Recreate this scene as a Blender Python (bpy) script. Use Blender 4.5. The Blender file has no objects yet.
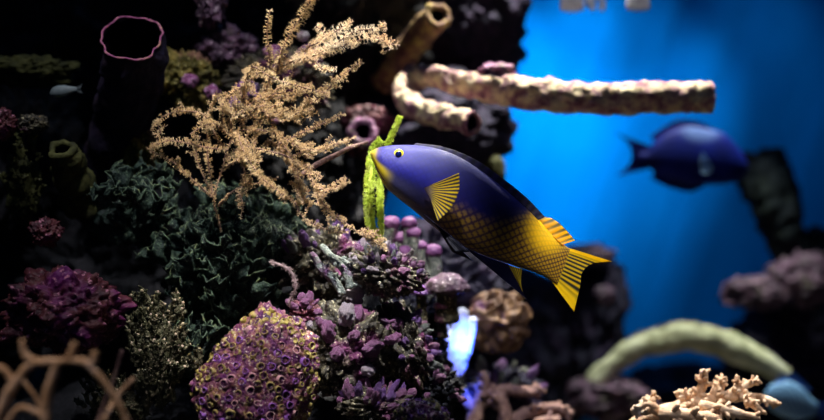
import bpy, bmesh, math, random
import numpy as np
from mathutils import Vector, Matrix, noise
C = bpy.context.scene.collection
SC = bpy.context.scene
PI = math.pi
# ------------------------------------------------------------------ camera, world, lamps, exposure
CZ = 0.6
cam = bpy.data.objects.new('camera', bpy.data.cameras.new('camera')); C.objects.link(cam)
cam.location = (0, 0, CZ); cam.rotation_euler = (PI/2, 0, 0)
cam.data.lens = 50; cam.data.sensor_width = 36; cam.data.clip_start = 0.02
cam.data.dof.use_dof = True; cam.data.dof.focus_distance = 1.2; cam.data.dof.aperture_fstop = 2.0
SC.camera = cam
SC.view_settings.view_transform = 'Standard'; SC.view_settings.look = 'None'
SC.view_settings.gamma = 1; SC.view_settings.use_curve_mapping = False
SC.view_settings.exposure = 0.0
w = bpy.data.worlds.new('dim_aquarium_room'); SC.world = w; w.use_nodes = True
w.node_tree.nodes['Background'].inputs[0].default_value = (0.25, 0.45, 1.0, 1)
w.node_tree.nodes['Background'].inputs[1].default_value = 0.045

def spot(name, loc, target, power, col, angle, blend=0.6, r=0.03):
    l = bpy.data.lights.new(name, 'SPOT'); l.energy = power; l.color = col
    l.spot_size = math.radians(angle); l.spot_blend = blend; l.shadow_soft_size = r
    o = bpy.data.objects.new(name, l); C.objects.link(o); o.location = loc
    o.rotation_euler = (Vector(target)-Vector(loc)).to_track_quat('-Z', 'Y').to_euler()
    return o
def area(name, loc, target, power, col, sx, sy):
    l = bpy.data.lights.new(name, 'AREA'); l.energy = power; l.color = col
    l.shape = 'RECTANGLE'; l.size = sx; l.size_y = sy
    o = bpy.data.objects.new(name, l); C.objects.link(o); o.location = loc
    o.rotation_euler = (Vector(target)-Vector(loc)).to_track_quat('-Z', 'Y').to_euler()
    return o
# reef lamps from above, with fill spots added to brighten single subjects
spot('reef_spotlight', (0.02, 0.74, 1.50), (-0.105, 1.21, 0.68), 84, (1.0, 0.95, 0.90), 23, 0.9, 0.02)
spot('sponge_spotlight', (0.20, 1.72, 1.70), (0.16, 1.50, 0.70), 230, (1.0, 0.95, 0.85), 40, 0.7, 0.02)
spot('fish_spotlight', (0.14, 1.30, 1.50), (0.08, 1.2, 0.58), 15, (0.60, 0.68, 1.0), 28, 0.8, 0.03)
spot('tail_fill_spot', (0.34, 0.80, 1.05), (0.175, 1.2, 0.565), 26, (1.0, 0.95, 0.85), 12, 0.9, 0.02)  # added fill so the yellow tail reads bright
spot('head_spotlight', (-0.10, 0.78, 1.05), (-0.02, 1.2, 0.655), 2.4, (0.9, 0.9, 1.0), 10, 0.8, 0.02)
spot('coral_spotlight', (-0.24, 0.74, 1.05), (-0.185, 1.16, 0.40), 17, (1.0, 0.88, 1.0), 22, 0.9, 0.015)
spot('rubble_spotlight', (0.00, 0.85, 1.15), (-0.045, 1.25, 0.47), 34, (0.84, 0.84, 1.0), 22, 0.9, 0.015)
spot('cave_fill_spot', (0.16, 1.0, 1.05), (0.11, 1.5, 0.42), 12, (0.85, 0.85, 1.0), 26, 0.9, 0.02)  # added fill for the dark corals low in the centre
spot('arch_spotlight', (0.55, 1.85, 1.75), (0.55, 1.95, 0.30), 125, (0.95, 1.0, 0.88), 30, 0.9, 0.02)
spot('tan_coral_spotlight', (0.38, 1.0, 1.2), (0.42, 1.3, 0.30), 16, (1.0, 0.93, 0.9), 22, 0.9, 0.02)
spot('blue_spotlight', (0.14, 1.02, 0.98), (0.068, 1.46, 0.415), 560, (0.04, 0.10, 1.0), 4.4, 1.0, 0.004)
spot('left_fill_spot', (-0.45, 0.78, 1.55), (-0.42, 1.28, 0.56), 15, (0.92, 0.92, 1.0), 36, 0.9, 0.06)  # added fill, keeps the dark left side dimly visible
spot('left_rubble_fill_spot', (-0.20, 0.85, 1.35), (-0.20, 1.35, 0.66), 16, (0.95, 0.92, 1.0), 40, 0.9, 0.03)  # added wide fill for the rocks behind the sea rod
spot('top_coral_fill_spot', (0.40, 1.4, 1.6), (0.29, 1.7, 0.90), 10, (0.9, 0.95, 1.0), 20, 0.9, 0.02)  # added fill just for the hanging white coral
spot('foreground_fill_spot', (-0.40, 0.72, 1.1), (-0.27, 0.88, 0.44), 12, (1.0, 0.9, 0.85), 22, 0.9, 0.02)  # added fill just for the foreground branches
# blue spots added to give the rear wall its glow and streaks
for x, tx, tz, e, a in ((0.62, 0.25, 0.62, 105, 32), (1.25, 0.34, 0.62, 150, 20), (0.75, 0.47, 0.72, 48, 48), (0.55, 0.42, 0.98, 55, 26),
                        (0.80, 0.36, 0.35, 60, 12), (1.1, 0.60, 0.50, 40, 14), (0.35, 0.28, 1.02, 50, 18), (1.2, 0.72, 0.8, 40, 22), (1.15, 0.92, 0.85, 15, 40)):
    spot('blue_wall_fill_spot', (x, 2.55, 1.72), (tx, 3.2, tz), e*.85, (0.03, 0.62, 0.9), a, 1.0, 0.02)
area('blue_fill_area', (0.6, 2.2, 1.9), (0.5, 2.4, 0), 2.0, (0.10, 0.4, 1.0), 1.2, 1.0)  # unseen area light added to tint the far right side blue

# ------------------------------------------------------------------ helpers
K = 0.72/824
def P(px, py, Y=1.2): return Vector(((px-412)*K*Y, Y, CZ-(py-210)*K*Y))
def S(Y=1.2): return K*Y
rnd = random.Random(7)
def rng(a, b): return rnd.uniform(a, b)

def mesh(verts, faces, smooth=True, cols=None):
    me = bpy.data.meshes.new('m'); me.from_pydata([tuple(v) for v in verts], [], faces)
    if smooth: me.polygons.foreach_set('use_smooth', [True]*len(me.polygons))
    if cols is not None:
        a = me.color_attributes.new('Col', 'FLOAT_COLOR', 'POINT')
        c = np.ones((len(verts), 4)); c[:, :3] = np.array(cols); a.data.foreach_set('color', c.ravel())
    me.update(); return me
def link(name, me, m=None, parent=None, loc=(0,0,0)):
    if m is not None and len(me.materials) == 0: me.materials.append(m)
    me.name = name
    o = bpy.data.objects.new(name, me); C.objects.link(o); o.location = loc
    if parent is not None: o.parent = parent
    return o
def obj(name, verts, faces, m, parent=None, loc=None, smooth=True, cols=None):
    """verts in world space; loc = origin of the object (top-level) or taken from the parent"""
    base = Vector(parent.location) if parent is not None else Vector(loc if loc is not None else (0,0,0))
    b = np.array(base)
    v = np.array([tuple(q) for q in verts], dtype=float)-b
    return link(name, mesh(v, faces, smooth, cols), m, parent, (0,0,0) if parent is not None else base)
def tag(o, label, cat, group=None, kind=None):
    o['label'] = label; o['category'] = cat
    if group: o['group'] = group
    if kind: o['kind'] = kind
    return o
def thing(name, label, cat, loc, group=None):
    o = bpy.data.objects.new(name, None); C.objects.link(o); o.location = loc; o.empty_display_size = 0.02
    return tag(o, label, cat, group)

def lin(c): return tuple((x/255/12.92 if x/255 <= .04045 else ((x/255+.055)/1.055)**2.4) for x in c)
def new_mat(name):
    m = bpy.data.materials.new(name); m.use_nodes = True
    return m, m.node_tree, m.node_tree.nodes['Principled BSDF']
def rocky(name, cols, scale=60, rough=0.75, bump=0.4, bscale=None, spec=0.3, sss=0.0, dist=0.002, speck=None, patch=None):
    """mottled pigment: cols = sRGB tuples spread on a ramp driven by object-space noise"""
    m, t, b = new_mat(name); N = t.nodes; L = t.links
    tc = N.new('ShaderNodeTexCoord'); n = N.new('ShaderNodeTexNoise'); n.inputs['Scale'].default_value = scale
    n.inputs['Detail'].default_value = 6; n.inputs['Roughness'].default_value = 0.65
    r = N.new('ShaderNodeValToRGB'); e = r.color_ramp.elements
    k = len(cols)
    e[0].position = 0.3; e[0].color = (*lin(cols[0]), 1); e[1].position = 0.7; e[1].color = (*lin(cols[-1]), 1)
    for i in range(1, k-1):
        q = e.new(0.3+0.4*i/(k-1)); q.color = (*lin(cols[i]), 1)
    L.new(tc.outputs['Object'], n.inputs['Vector']); L.new(n.outputs['Fac'], r.inputs[0]); out = r.outputs[0]
    for cc, sc, lo, hi in ((patch, scale*.5, .54, .66), (speck, scale*5, .60, .68)):
        if cc:
            q = N.new('ShaderNodeTexNoise'); q.noise_dimensions = '4D'; q.inputs['W'].default_value = sc; q.inputs['Scale'].default_value = sc; q.inputs['Detail'].default_value = 3
            mr = N.new('ShaderNodeMapRange'); mr.inputs[1].default_value = lo; mr.inputs[2].default_value = hi; L.new(tc.outputs['Object'], q.inputs['Vector']); L.new(q.outputs['Fac'], mr.inputs[0])
            mx = N.new('ShaderNodeMix'); mx.data_type = 'RGBA'; L.new(mr.outputs[0], mx.inputs[0]); L.new(out, mx.inputs[6]); mx.inputs[7].default_value = (*lin(cc), 1); out = mx.outputs[2]
    L.new(out, b.inputs['Base Color'])
    n2 = N.new('ShaderNodeTexNoise'); n2.inputs['Scale'].default_value = bscale or scale*4; n2.inputs['Detail'].default_value = 5
    L.new(tc.outputs['Object'], n2.inputs['Vector'])
    bp = N.new('ShaderNodeBump'); bp.inputs['Strength'].default_value = bump; bp.inputs['Distance'].default_value = dist
    L.new(n2.outputs['Fac'], bp.inputs['Height']); L.new(bp.outputs[0], b.inputs['Normal'])
    b.inputs['Roughness'].default_value = rough; b.inputs['Specular IOR Level'].default_value = spec
    if sss: b.inputs['Subsurface Weight'].default_value = sss; b.inputs['Subsurface Scale'].default_value = 0.004
    return m
def vcol(name, rough=0.45, spec=0.5, noisebump=0.0, transl=0.0):
    m, t, b = new_mat(name); a = t.nodes.new('ShaderNodeAttribute'); a.attribute_name = 'Col'
    t.links.new(a.outputs['Color'], b.inputs['Base Color'])
    b.inputs['Roughness'].default_value = rough; b.inputs['Specular IOR Level'].default_value = spec
    if transl:   # thin fin membrane lets light through
        tr = t.nodes.new('ShaderNodeBsdfTranslucent'); mx = t.nodes.new('ShaderNodeMixShader'); mx.inputs[0].default_value = transl
        t.links.new(a.outputs['Color'], tr.inputs[0]); t.links.new(b.outputs[0], mx.inputs[1]); t.links.new(tr.outputs[0], mx.inputs[2])
        t.links.new(mx.outputs[0], t.nodes['Material Output'].inputs['Surface'])
    if noisebump:
        n = t.nodes.new('ShaderNodeTexNoise'); n.inputs['Scale'].default_value = 500
        bp = t.nodes.new('ShaderNodeBump'); bp.inputs['Strength'].default_value = noisebump; bp.inputs['Distance'].default_value = 0.001
        t.links.new(n.outputs['Fac'], bp.inputs['Height']); t.links.new(bp.outputs[0], b.inputs['Normal'])
    return m
_ico = {}
def ico(n):
    if n not in _ico:
        bm = bmesh.new(); bmesh.ops.create_icosphere(bm, subdivisions=n, radius=1)
        _ico[n] = (np.array([v.co[:] for v in bm.verts]), [[v.index for v in f.verts] for f in bm.faces]); bm.free()
    return _ico[n]
def lump(c, r, n=5, amp=0.35, freq=1.6, seed=0, knob=0.0, kf=5.0, fine=0.06, ridge=0.0, power=1.0):
    """a rock: sphere stretched to r with broad lobes, cell knobs and fine grain, all as displacement"""
    V, F = ico(n); off = Vector((seed*3.1, seed*7.7, seed*1.3)); out = []
    for v in V:
        p = Vector(v); q = p*freq+off
        d = amp*noise.fractal(q, 0.9, 2.0, 4)
        if ridge: d += ridge*(noise.ridged_multi_fractal(q*1.4, 0.9, 2.1, 3, 0.9, 1.8)-1.1)*0.5
        if knob:
            dd = noise.voronoi(p*kf+off)[0][0]; d += knob*(0.5-dd)
        if fine: d += fine*noise.fractal(q*6, 0.7, 2.2, 3)
        out.append((c[0]+v[0]*r[0]*(1+d), c[1]+v[1]*r[1]*(1+d), c[2]+v[2]*r[2]*(1+d)))
    return out, F
def rock(name, label, cat, px, py, Y, rx, ry, m, rz=None, tilt=0, **kw):
    kw.setdefault('n', 5); kw['n'] = max(kw['n'], 5) if rx > 13 else kw['n']; kw.setdefault('fine', 0.12)
    s = S(Y); c = P(px, py, Y); R = (rx*s, (rz or (rx+ry)/2)*s, ry*s)
    v, f = lump((0,0,0), R, **kw)
    if tilt:
        M = Matrix.Rotation(math.radians(tilt), 3, 'Y'); v = [M @ Vector(q) for q in v]
    v = [Vector(q)+c for q in v]
    o = obj(name, v, f, m, loc=(c.x, c.y, c.z-R[2]*0.8)); tag(o, label, cat); return o
def catmull(pts, n=10):
    pts = [Vector(p) for p in pts]; a = [2*pts[0]-pts[1]]+pts+[2*pts[-1]-pts[-2]]; out = []
    for i in range(1, len(a)-2):
        for k in range(n):
            t = k/n; p0, p1, p2, p3 = a[i-1:i+3]
            out.append(0.5*((2*p1)+(p2-p0)*t+(2*p0-5*p1+4*p2-p3)*t*t+(3*p1-p0-3*p2+p3)*t**3))
    out.append(a[-2]); return out
def frames(path):
    T = [(path[min(i+1, len(path)-1)]-path[max(i-1, 0)]).normalized() for i in range(len(path))]
    u = T[0].orthogonal().normalized(); out = []
    for t in T:
        u = (u-t*u.dot(t)).normalized(); out.append((t, u, t.cross(u)))
    return out
class MB:
    def __init__(s): s.v = []; s.f = []; s.c = []
    def add(s, v, f, col=None):
        b = len(s.v); s.v += [tuple(q) for q in v]; s.f += [[i+b for i in g] for g in f]
        if col is not None: s.c += [col]*len(v)
    def tube(s, path, rad, seg=10, amp=0, freq=40, seed=0, cap=True, col=None, lobes=0):
        fr = frames(path); n = len(path); v = []; f = []
        for i, (p, (t, u, w_)) in enumerate(zip(path, fr)):
            r = rad[i] if hasattr(rad, '__len__') else rad
            for k in range(seg):
                a = 2*PI*k/seg; d = u*math.cos(a)+w_*math.sin(a)
                rr = r
                if amp: rr = r*(1+amp*noise.fractal((p+d*r)*freq+Vector((seed, 0, 0)), 0.9, 2.1, 3))
                if lobes: rr += lobes*r*max(0, 0.5-noise.voronoi((p+d*r)*freq*1.6+Vector((seed, 0, 0)))[0][0])
                v.append(p+d*rr)
        for i in range(n-1):
            for k in range(seg):
                k2 = (k+1) % seg; f.append([i*seg+k, i*seg+k2, (i+1)*seg+k2, (i+1)*seg+k])
        if cap:
            v.append(path[0]-fr[0][0]*0.3*(rad[0] if hasattr(rad, '__len__') else rad)); v.append(path[-1]+fr[-1][0]*0.4*(rad[-1] if hasattr(rad, '__len__') else rad))
            a, b = len(v)-2, len(v)-1
            for k in range(seg):
                f.append([a, (k+1) % seg, k]); f.append([b, (n-1)*seg+k, (n-1)*seg+(k+1) % seg])
        s.add(v, f, col)
    def build(s, name, m, parent=None, loc=None, smooth=True):
        return obj(name, s.v, s.f, m, parent, loc, smooth, s.c if s.c else None)
def lerp_list(vals, n):
    return list(np.interp(np.linspace(0, len(vals)-1, n), range(len(vals)), vals))
def px_path(pts, n=10):  # (px, py, Y)
    return catmull([P(*p) for p in pts], n)

# ------------------------------------------------------------------ setting
M = {}
M['wall'] = rocky('blue_tank_paint', [(8,128,200), (10,140,214), (14,150,225)], 1.6, 0.8, 0.0, spec=0.1)
M['wall_dark'] = rocky('dark_tank_paint', [(6,10,26), (10,18,40)], 2, 0.8, 0.1, spec=0.1)
M['sand'] = rocky('reef_sand', [(70,66,60), (110,100,88), (150,140,120)], 300, 0.9, 0.6)
# rear wall: soft vertical undulation shaped to give streaks of light
nx, nz = 300, 30; v = []; f = []
for j in range(nz+1):
    for i in range(nx+1):
        x = -1.5+3.0*i/nx; z = 1.75*j/nz
        y = 3.2+0.03*noise.noise(Vector((x*3-1.2*z, 0.3*z, 1)))+0.024*noise.noise(Vector((x*9-3.6*z, 0.6*z, 5)))+0.014*noise.noise(Vector((x*22-8*z, 1.5*z, 9)))
        v.append((x, y, z))
for j in range(nz):
    for i in range(nx): a = j*(nx+1)+i; f.append([a, a+1, a+nx+2, a+nx+1])
o = obj('wall_back', v, f, M['wall'], loc=(0, 3.2, 0)); o['kind'] = 'structure'
md = o.modifiers.new('thickness', 'SOLIDIFY'); md.thickness = 0.02; md.offset = -1
def slab(name, x0, x1, y0, y1, z0, z1, m):
    v = [(x, y, z) for z in (z0, z1) for y in (y0, y1) for x in (x0, x1)]
    f = [[0,2,3,1],[4,5,7,6],[0,1,5,4],[2,6,7,3],[0,4,6,2],[1,3,7,5]]
    o = obj(name, v, f, m, loc=((x0+x1)/2, (y0+y1)/2, z0), smooth=False); o['kind'] = 'structure'
slab('wall_left', -1.54, -1.5, -0.3, 3.3, 0, 1.75, M['wall_dark'])
slab('wall_right', 1.5, 1.54, -0.3, 3.3, 0, 1.75, M['wall_dark'])
nx = ny = 60; v = []; f = []
for j in range(ny+1):
    for i in range(nx+1):
        x = -1.5+3*i/nx; y = -0.3+3.6*j/ny; v.append((x, y, 0.012*noise.noise(Vector((x*5, y*5, 0)))))
for j in range(ny):
    for i in range(nx): a = j*(nx+1)+i; f.append([a, a+1, a+nx+2, a+nx+1])
o = obj('floor', v, f, M['sand']); o['kind'] = 'structure'

# ------------------------------------------------------------------ materials
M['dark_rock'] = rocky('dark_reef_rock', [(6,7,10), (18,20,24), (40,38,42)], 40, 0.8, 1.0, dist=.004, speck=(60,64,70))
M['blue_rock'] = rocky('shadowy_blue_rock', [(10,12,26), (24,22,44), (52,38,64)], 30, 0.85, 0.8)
M['brown_rock'] = rocky('brown_reef_rock', [(16,15,14), (54,50,40), (110,104,76)], 60, 0.5, 1.0, dist=.004, speck=(200,190,150), patch=(100,44,80))
M['mauve_rock'] = rocky('mauve_reef_rock', [(34,26,38), (80,58,76), (140,104,130)], 40, 0.6, 1.0, dist=.004, speck=(200,184,190), patch=(70,64,44))
M['maroon_rock'] = rocky('maroon_coralline_rock', [(20,8,12), (62,22,34), (90,44,44), (128,60,110)], 30, 0.5, 1.0, dist=.004, speck=(200,130,150), patch=(104,30,96))
M['olive_rock'] = rocky('olive_algae_rock', [(28,26,10), (84,78,24), (150,130,60)], 50, 0.65, 1.0, dist=.004, speck=(200,190,120), patch=(120,84,70))
M['olive_dark'] = rocky('dark_olive_rock', [(24,26,10), (56,58,22), (80,80,40)], 60, 0.8, 0.8)
M['pink_knob'] = rocky('pink_coralline_crust', [(74,34,66), (150,80,132), (224,176,210)], 120, 0.45, 1.0, dist=.003, speck=(250,240,245), patch=(96,90,66))
M['white_knob'] = rocky('pale_coralline_crust', [(110,92,100), (190,180,182), (235,228,224)], 120, 0.5, 1.0, dist=.003, speck=(130,60,100), patch=(160,110,140))
M['grey_knob'] = rocky('grey_green_crust', [(44,52,50), (110,120,110), (184,190,170)], 120, 0.6, 1.0, dist=.003, speck=(230,224,214), patch=(110,70,104))
M['violet_knob'] = rocky('violet_coralline_crust', [(56,28,76), (118,68,144), (196,150,214)], 110, 0.45, 1.0, dist=.003, speck=(235,220,245), patch=(84,84,90))
M['green_plate'] = rocky('dark_green_scroll_coral', [(8,16,16), (26,44,38), (60,80,64)], 90, 0.6, 1.0, dist=.003, speck=(120,140,110))
M['plate_rim'] = rocky('pale_green_coral_rim', [(26,40,34), (70,90,72), (130,140,90)], 130, 0.6, 0.6)
M['bush'] = rocky('brown_green_bush_coral', [(24,28,16), (66,68,42), (120,110,86)], 150, 0.6, 0.8, speck=(200,190,160))
M['bush_tip'] = rocky('pale_bush_tips', [(130,110,90), (190,170,150), (200,180,90)], 90, 0.7, 0.3)
M['tube_cream'] = rocky('cream_and_mauve_sponge', [(104,54,90), (176,130,140), (240,222,180), (250,240,205)], 60, 0.8, 1.0, bscale=240, dist=0.008, speck=(96,50,90))
M['tube_under'] = rocky('mauve_sponge', [(80,44,70), (160,110,120), (215,180,150)], 60, 0.8, 1.0, dist=0.004)
M['tube_purple'] = rocky('dark_purple_tube_sponge', [(12,10,22), (26,18,40), (44,30,40)], 50, 0.7, 0.8)
M['tube_rim'] = rocky('magenta_sponge_rim', [(80,30,60), (140,70,110), (170,130,100)], 120, 0.6, 0.6)
M['tube_olive'] = rocky('olive_mauve_tube', [(70,40,60), (140,110,80), (190,180,90)], 70, 0.8, 0.8)
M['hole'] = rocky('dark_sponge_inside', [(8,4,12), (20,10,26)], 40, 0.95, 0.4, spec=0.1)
M['bulb'] = rocky('smooth_purple_bulb', [(60,34,66), (104,60,106), (150,104,146)], 50, 0.6, 0.3)
M['curl'] = rocky('pinkish_white_strand', [(120,96,96), (170,150,146)], 80, 0.7, 0.3)
M['gorg_stem'] = rocky('mauve_brown_sea_rod_stem', [(110,84,80), (164,134,116)], 120, 0.8, 0.5)
M['gorg_polyp'] = rocky('tan_polyps', [(176,146,102), (208,180,132), (234,214,170)], 26, 0.6, 0.0)
M['gorg_pale'] = rocky('cream_polyps', [(236,200,150), (248,226,186), (252,240,214)], 26, 0.6, 0.0)
M['rope'] = rocky('lime_yellow_feather', [(150,180,40), (190,208,70), (225,232,140)], 60, 0.6, 0.2)
M['tan_coral'] = rocky('tan_finger_coral', [(180,140,112), (220,186,154), (246,228,206)], 70, 0.7, 0.7)
M['beige_coral'] = rocky('beige_finger_coral', [(90,66,70), (140,108,100), (184,152,134)], 70, 0.7, 0.8, dist=.004)
M['orange_coral'] = rocky('orange_brown_branch_coral', [(140,100,70), (186,146,108), (210,180,160)], 50, 0.7, 0.5)
M['arch'] = rocky('pale_green_arch_sponge', [(150,150,116), (206,206,168), (236,234,206)], 26, 0.8, 0.8, bscale=90, dist=0.005)
M['brain'] = rocky('brown_folded_coral', [(40,26,24), (92,66,46), (150,118,80)], 40, 0.6, 0.5, patch=(80,44,80))
M['electric'] = rocky('blue_white_coral', [(190,205,255), (230,238,255), (250,250,255)], 20, 0.5, 0.2)
M['sil'] = rocky('dark_teal_sponge', [(5,9,16), (12,24,32), (34,44,36)], 24, 0.85, 0.6)
M['pale'] = rocky('white_soft_coral', [(190,190,200), (230,235,240)], 60, 0.7, 0.3)

# ------------------------------------------------------------------ reef foundation (below and behind what the frame shows)
for i, (x, y, z, rx, ry, rz) in enumerate(((-0.46,1.38,0.16,0.20,0.22,0.20), (-0.08,1.36,0.15,0.17,0.20,0.19), (0.14,1.62,0.10,0.17,0.16,0.16), (-1.02,2.0,0.36,0.36,0.36,0.42), (0.80,2.2,0.09,0.28,0.28,0.12), (-0.34,0.92,0.16,0.15,0.13,0.19), (0.33,1.30,0.13,0.13,0.11,0.17), (-0.30,1.66,0.16,0.2,0.14,0.18))):
    vv, ff = lump((x, y, z), (rx, ry, rz), n=5, amp=0.25, seed=i+40, knob=0.12, ridge=0.1)
    o = obj('reef_boulder', vv, ff, M['dark_rock'], loc=(x, y, max(0, z-rz)))
    tag(o, ['broad dark foundation rock under the maroon rock at left', 'broad dark foundation rock under the ring-polyp dome coral', 'low dark foundation rock under the beige finger coral',
            'tall dark rock in the deep shade at far left', 'low dark foundation rock below the mauve ledge at right', 'foundation rock just below the orange brown foreground branches', 'foundation rock just below the tan finger coral', 'foundation rock low behind the bush coral'][i], 'rock')

# ------------------------------------------------------------------ background rocks of the centre cliff
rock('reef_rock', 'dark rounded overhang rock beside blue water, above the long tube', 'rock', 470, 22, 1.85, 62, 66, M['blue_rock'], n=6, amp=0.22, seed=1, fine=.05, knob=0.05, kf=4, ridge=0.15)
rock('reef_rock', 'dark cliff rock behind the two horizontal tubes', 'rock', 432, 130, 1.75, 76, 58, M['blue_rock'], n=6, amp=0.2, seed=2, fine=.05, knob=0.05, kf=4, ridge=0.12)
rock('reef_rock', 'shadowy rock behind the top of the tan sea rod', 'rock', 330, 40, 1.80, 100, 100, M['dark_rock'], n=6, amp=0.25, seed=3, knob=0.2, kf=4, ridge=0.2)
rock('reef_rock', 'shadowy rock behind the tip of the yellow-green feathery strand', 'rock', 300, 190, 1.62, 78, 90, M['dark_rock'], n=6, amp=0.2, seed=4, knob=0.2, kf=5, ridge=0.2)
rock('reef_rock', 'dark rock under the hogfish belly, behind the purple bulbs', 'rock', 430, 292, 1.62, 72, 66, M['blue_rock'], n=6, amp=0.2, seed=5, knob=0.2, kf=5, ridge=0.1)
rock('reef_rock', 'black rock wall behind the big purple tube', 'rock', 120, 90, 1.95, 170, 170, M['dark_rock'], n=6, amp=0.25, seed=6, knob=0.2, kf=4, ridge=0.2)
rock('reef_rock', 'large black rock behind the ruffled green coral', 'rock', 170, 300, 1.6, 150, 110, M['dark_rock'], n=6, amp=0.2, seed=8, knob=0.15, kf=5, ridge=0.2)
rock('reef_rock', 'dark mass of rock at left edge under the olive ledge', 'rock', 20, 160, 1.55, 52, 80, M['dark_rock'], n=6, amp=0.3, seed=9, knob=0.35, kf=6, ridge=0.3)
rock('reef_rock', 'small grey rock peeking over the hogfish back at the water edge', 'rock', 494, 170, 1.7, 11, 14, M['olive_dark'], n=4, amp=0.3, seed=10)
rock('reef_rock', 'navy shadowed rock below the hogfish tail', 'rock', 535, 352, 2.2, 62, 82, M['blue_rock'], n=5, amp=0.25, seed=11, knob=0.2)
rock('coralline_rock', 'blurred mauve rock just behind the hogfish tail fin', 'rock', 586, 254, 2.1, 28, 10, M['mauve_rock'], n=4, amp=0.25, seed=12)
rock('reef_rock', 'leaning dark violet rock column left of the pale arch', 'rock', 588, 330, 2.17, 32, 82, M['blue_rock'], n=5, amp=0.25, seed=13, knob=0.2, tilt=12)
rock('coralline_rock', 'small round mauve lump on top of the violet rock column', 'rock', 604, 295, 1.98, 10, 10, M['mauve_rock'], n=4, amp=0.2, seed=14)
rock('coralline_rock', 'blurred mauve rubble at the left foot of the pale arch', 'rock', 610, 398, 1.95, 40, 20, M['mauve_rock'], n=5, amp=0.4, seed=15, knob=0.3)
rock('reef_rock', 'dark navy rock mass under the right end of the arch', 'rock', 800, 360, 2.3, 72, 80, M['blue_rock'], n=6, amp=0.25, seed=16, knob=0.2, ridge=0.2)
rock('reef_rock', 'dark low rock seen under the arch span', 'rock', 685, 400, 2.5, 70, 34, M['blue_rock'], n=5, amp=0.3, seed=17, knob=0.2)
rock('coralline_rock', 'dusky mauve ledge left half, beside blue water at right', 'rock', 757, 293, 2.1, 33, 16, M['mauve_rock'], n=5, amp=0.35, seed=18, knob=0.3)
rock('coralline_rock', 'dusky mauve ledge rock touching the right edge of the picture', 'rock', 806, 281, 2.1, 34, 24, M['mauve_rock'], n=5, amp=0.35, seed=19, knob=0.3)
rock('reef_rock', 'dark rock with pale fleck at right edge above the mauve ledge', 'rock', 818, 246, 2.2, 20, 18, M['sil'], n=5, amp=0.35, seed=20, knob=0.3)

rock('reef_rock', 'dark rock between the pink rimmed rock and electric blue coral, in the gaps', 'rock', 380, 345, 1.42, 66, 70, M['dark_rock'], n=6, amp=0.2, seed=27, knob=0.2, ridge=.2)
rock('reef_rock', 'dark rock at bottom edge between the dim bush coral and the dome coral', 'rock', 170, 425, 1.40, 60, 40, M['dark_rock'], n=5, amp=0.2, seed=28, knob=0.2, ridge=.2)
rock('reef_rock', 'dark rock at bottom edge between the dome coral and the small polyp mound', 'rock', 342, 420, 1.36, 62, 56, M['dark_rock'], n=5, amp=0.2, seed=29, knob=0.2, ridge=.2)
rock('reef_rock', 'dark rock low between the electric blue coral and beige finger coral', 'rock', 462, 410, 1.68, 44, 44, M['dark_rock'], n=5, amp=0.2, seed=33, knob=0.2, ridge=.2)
# upper left crusted rocks
rock('coralline_rock', 'purple pink crusted rock behind the sea rod, left of its upright finger', 'rock', 228, 48, 1.45, 28, 20, M['mauve_rock'], n=5, amp=0.4, seed=21, knob=0.4, ridge=0.2)
rock('coralline_rock', 'hanging mauve rock at top edge left of the sea rod', 'rock', 212, 4, 1.42, 14, 24, M['mauve_rock'], n=5, amp=0.4, seed=22, knob=0.3, ridge=0.3)
rock('algae_rock', 'yellow olive lumpy rock beside the purple tube mouth', 'rock', 190, 82, 1.4, 27, 27, M['olive_rock'], n=6, amp=0.35, seed=23, knob=0.45, kf=4, ridge=0.2)
rock('coralline_rock', 'mauve and olive rock hidden behind the sea rod branches', 'rock', 275, 85, 1.45, 52, 34, M['brown_rock'], n=6, amp=0.35, seed=24, knob=0.4, kf=5)
rock('algae_rock', 'green olive rock low behind the purple tube, over the ruffled coral', 'rock', 142, 152, 1.38, 16, 24, M['olive_rock'], n=5, amp=0.35, seed=25, knob=0.3)
rock('algae_rock', 'dim olive ledge at the upper left edge', 'rock', 30, 72, 1.4, 44, 15, M['olive_dark'], n=5, amp=0.3, seed=26, knob=0.3, kf=6)
for i, (px, py, r, m, lb) in enumerate(((190, 81, 8, 'pink_knob', 'small pink knob on the yellow olive rock'), (212, 92, 8, 'pink_knob', 'pink round knob between olive rock and sea rod'), (274, 119, 6, 'pink_knob', 'bright pink knob inside the sea rod branches'),
        (232, 104, 9, 'violet_knob', 'lilac lump behind the left side of the sea rod'), (273, 52, 9, 'pink_knob', 'pink knob at the foot of the upright sea rod finger'),
        (303, 36, 6, 'white_knob', 'pale blue white lump between two upper sea rod branches'), (310, 55, 12, 'pink_knob', 'pale pink lump behind the cream sea rod branches'), (248, 90, 11, 'violet_knob', 'violet lump deep between sea rod stems'))):
    o = rock('coralline_lump', lb, 'coralline lump', px, py, 1.36, r, r*0.85, M[m], n=4, amp=0.3, seed=30+i, knob=0.2)
# maroon rocks far left
o = rock('maroon_rock', 'big maroon and purple crusted rock at lower left', 'rock', 66, 312, 1.22, 58, 42, M['maroon_rock'], n=6, amp=0.28, seed=51, fine=.08, knob=0.3, kf=3.4, ridge=0.1)
rock('maroon_rock', 'small round magenta crusted rock high on the left dark slope', 'rock', 46, 232, 1.25, 15, 13, M['maroon_rock'], n=5, amp=0.3, seed=52, knob=0.4, kf=5)
rock('maroon_rock', 'dim maroon knob at left edge beside the olive ledge', 'rock', 4, 124, 1.25, 12, 14, M['maroon_rock'], n=5, amp=0.3, seed=53, knob=0.3)
rock('maroon_rock', 'dim brown red cap on the left dark slope', 'rock', 34, 124, 1.28, 14, 9, M['brown_rock'], n=5, amp=0.3, seed=54, knob=0.3)
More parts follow.
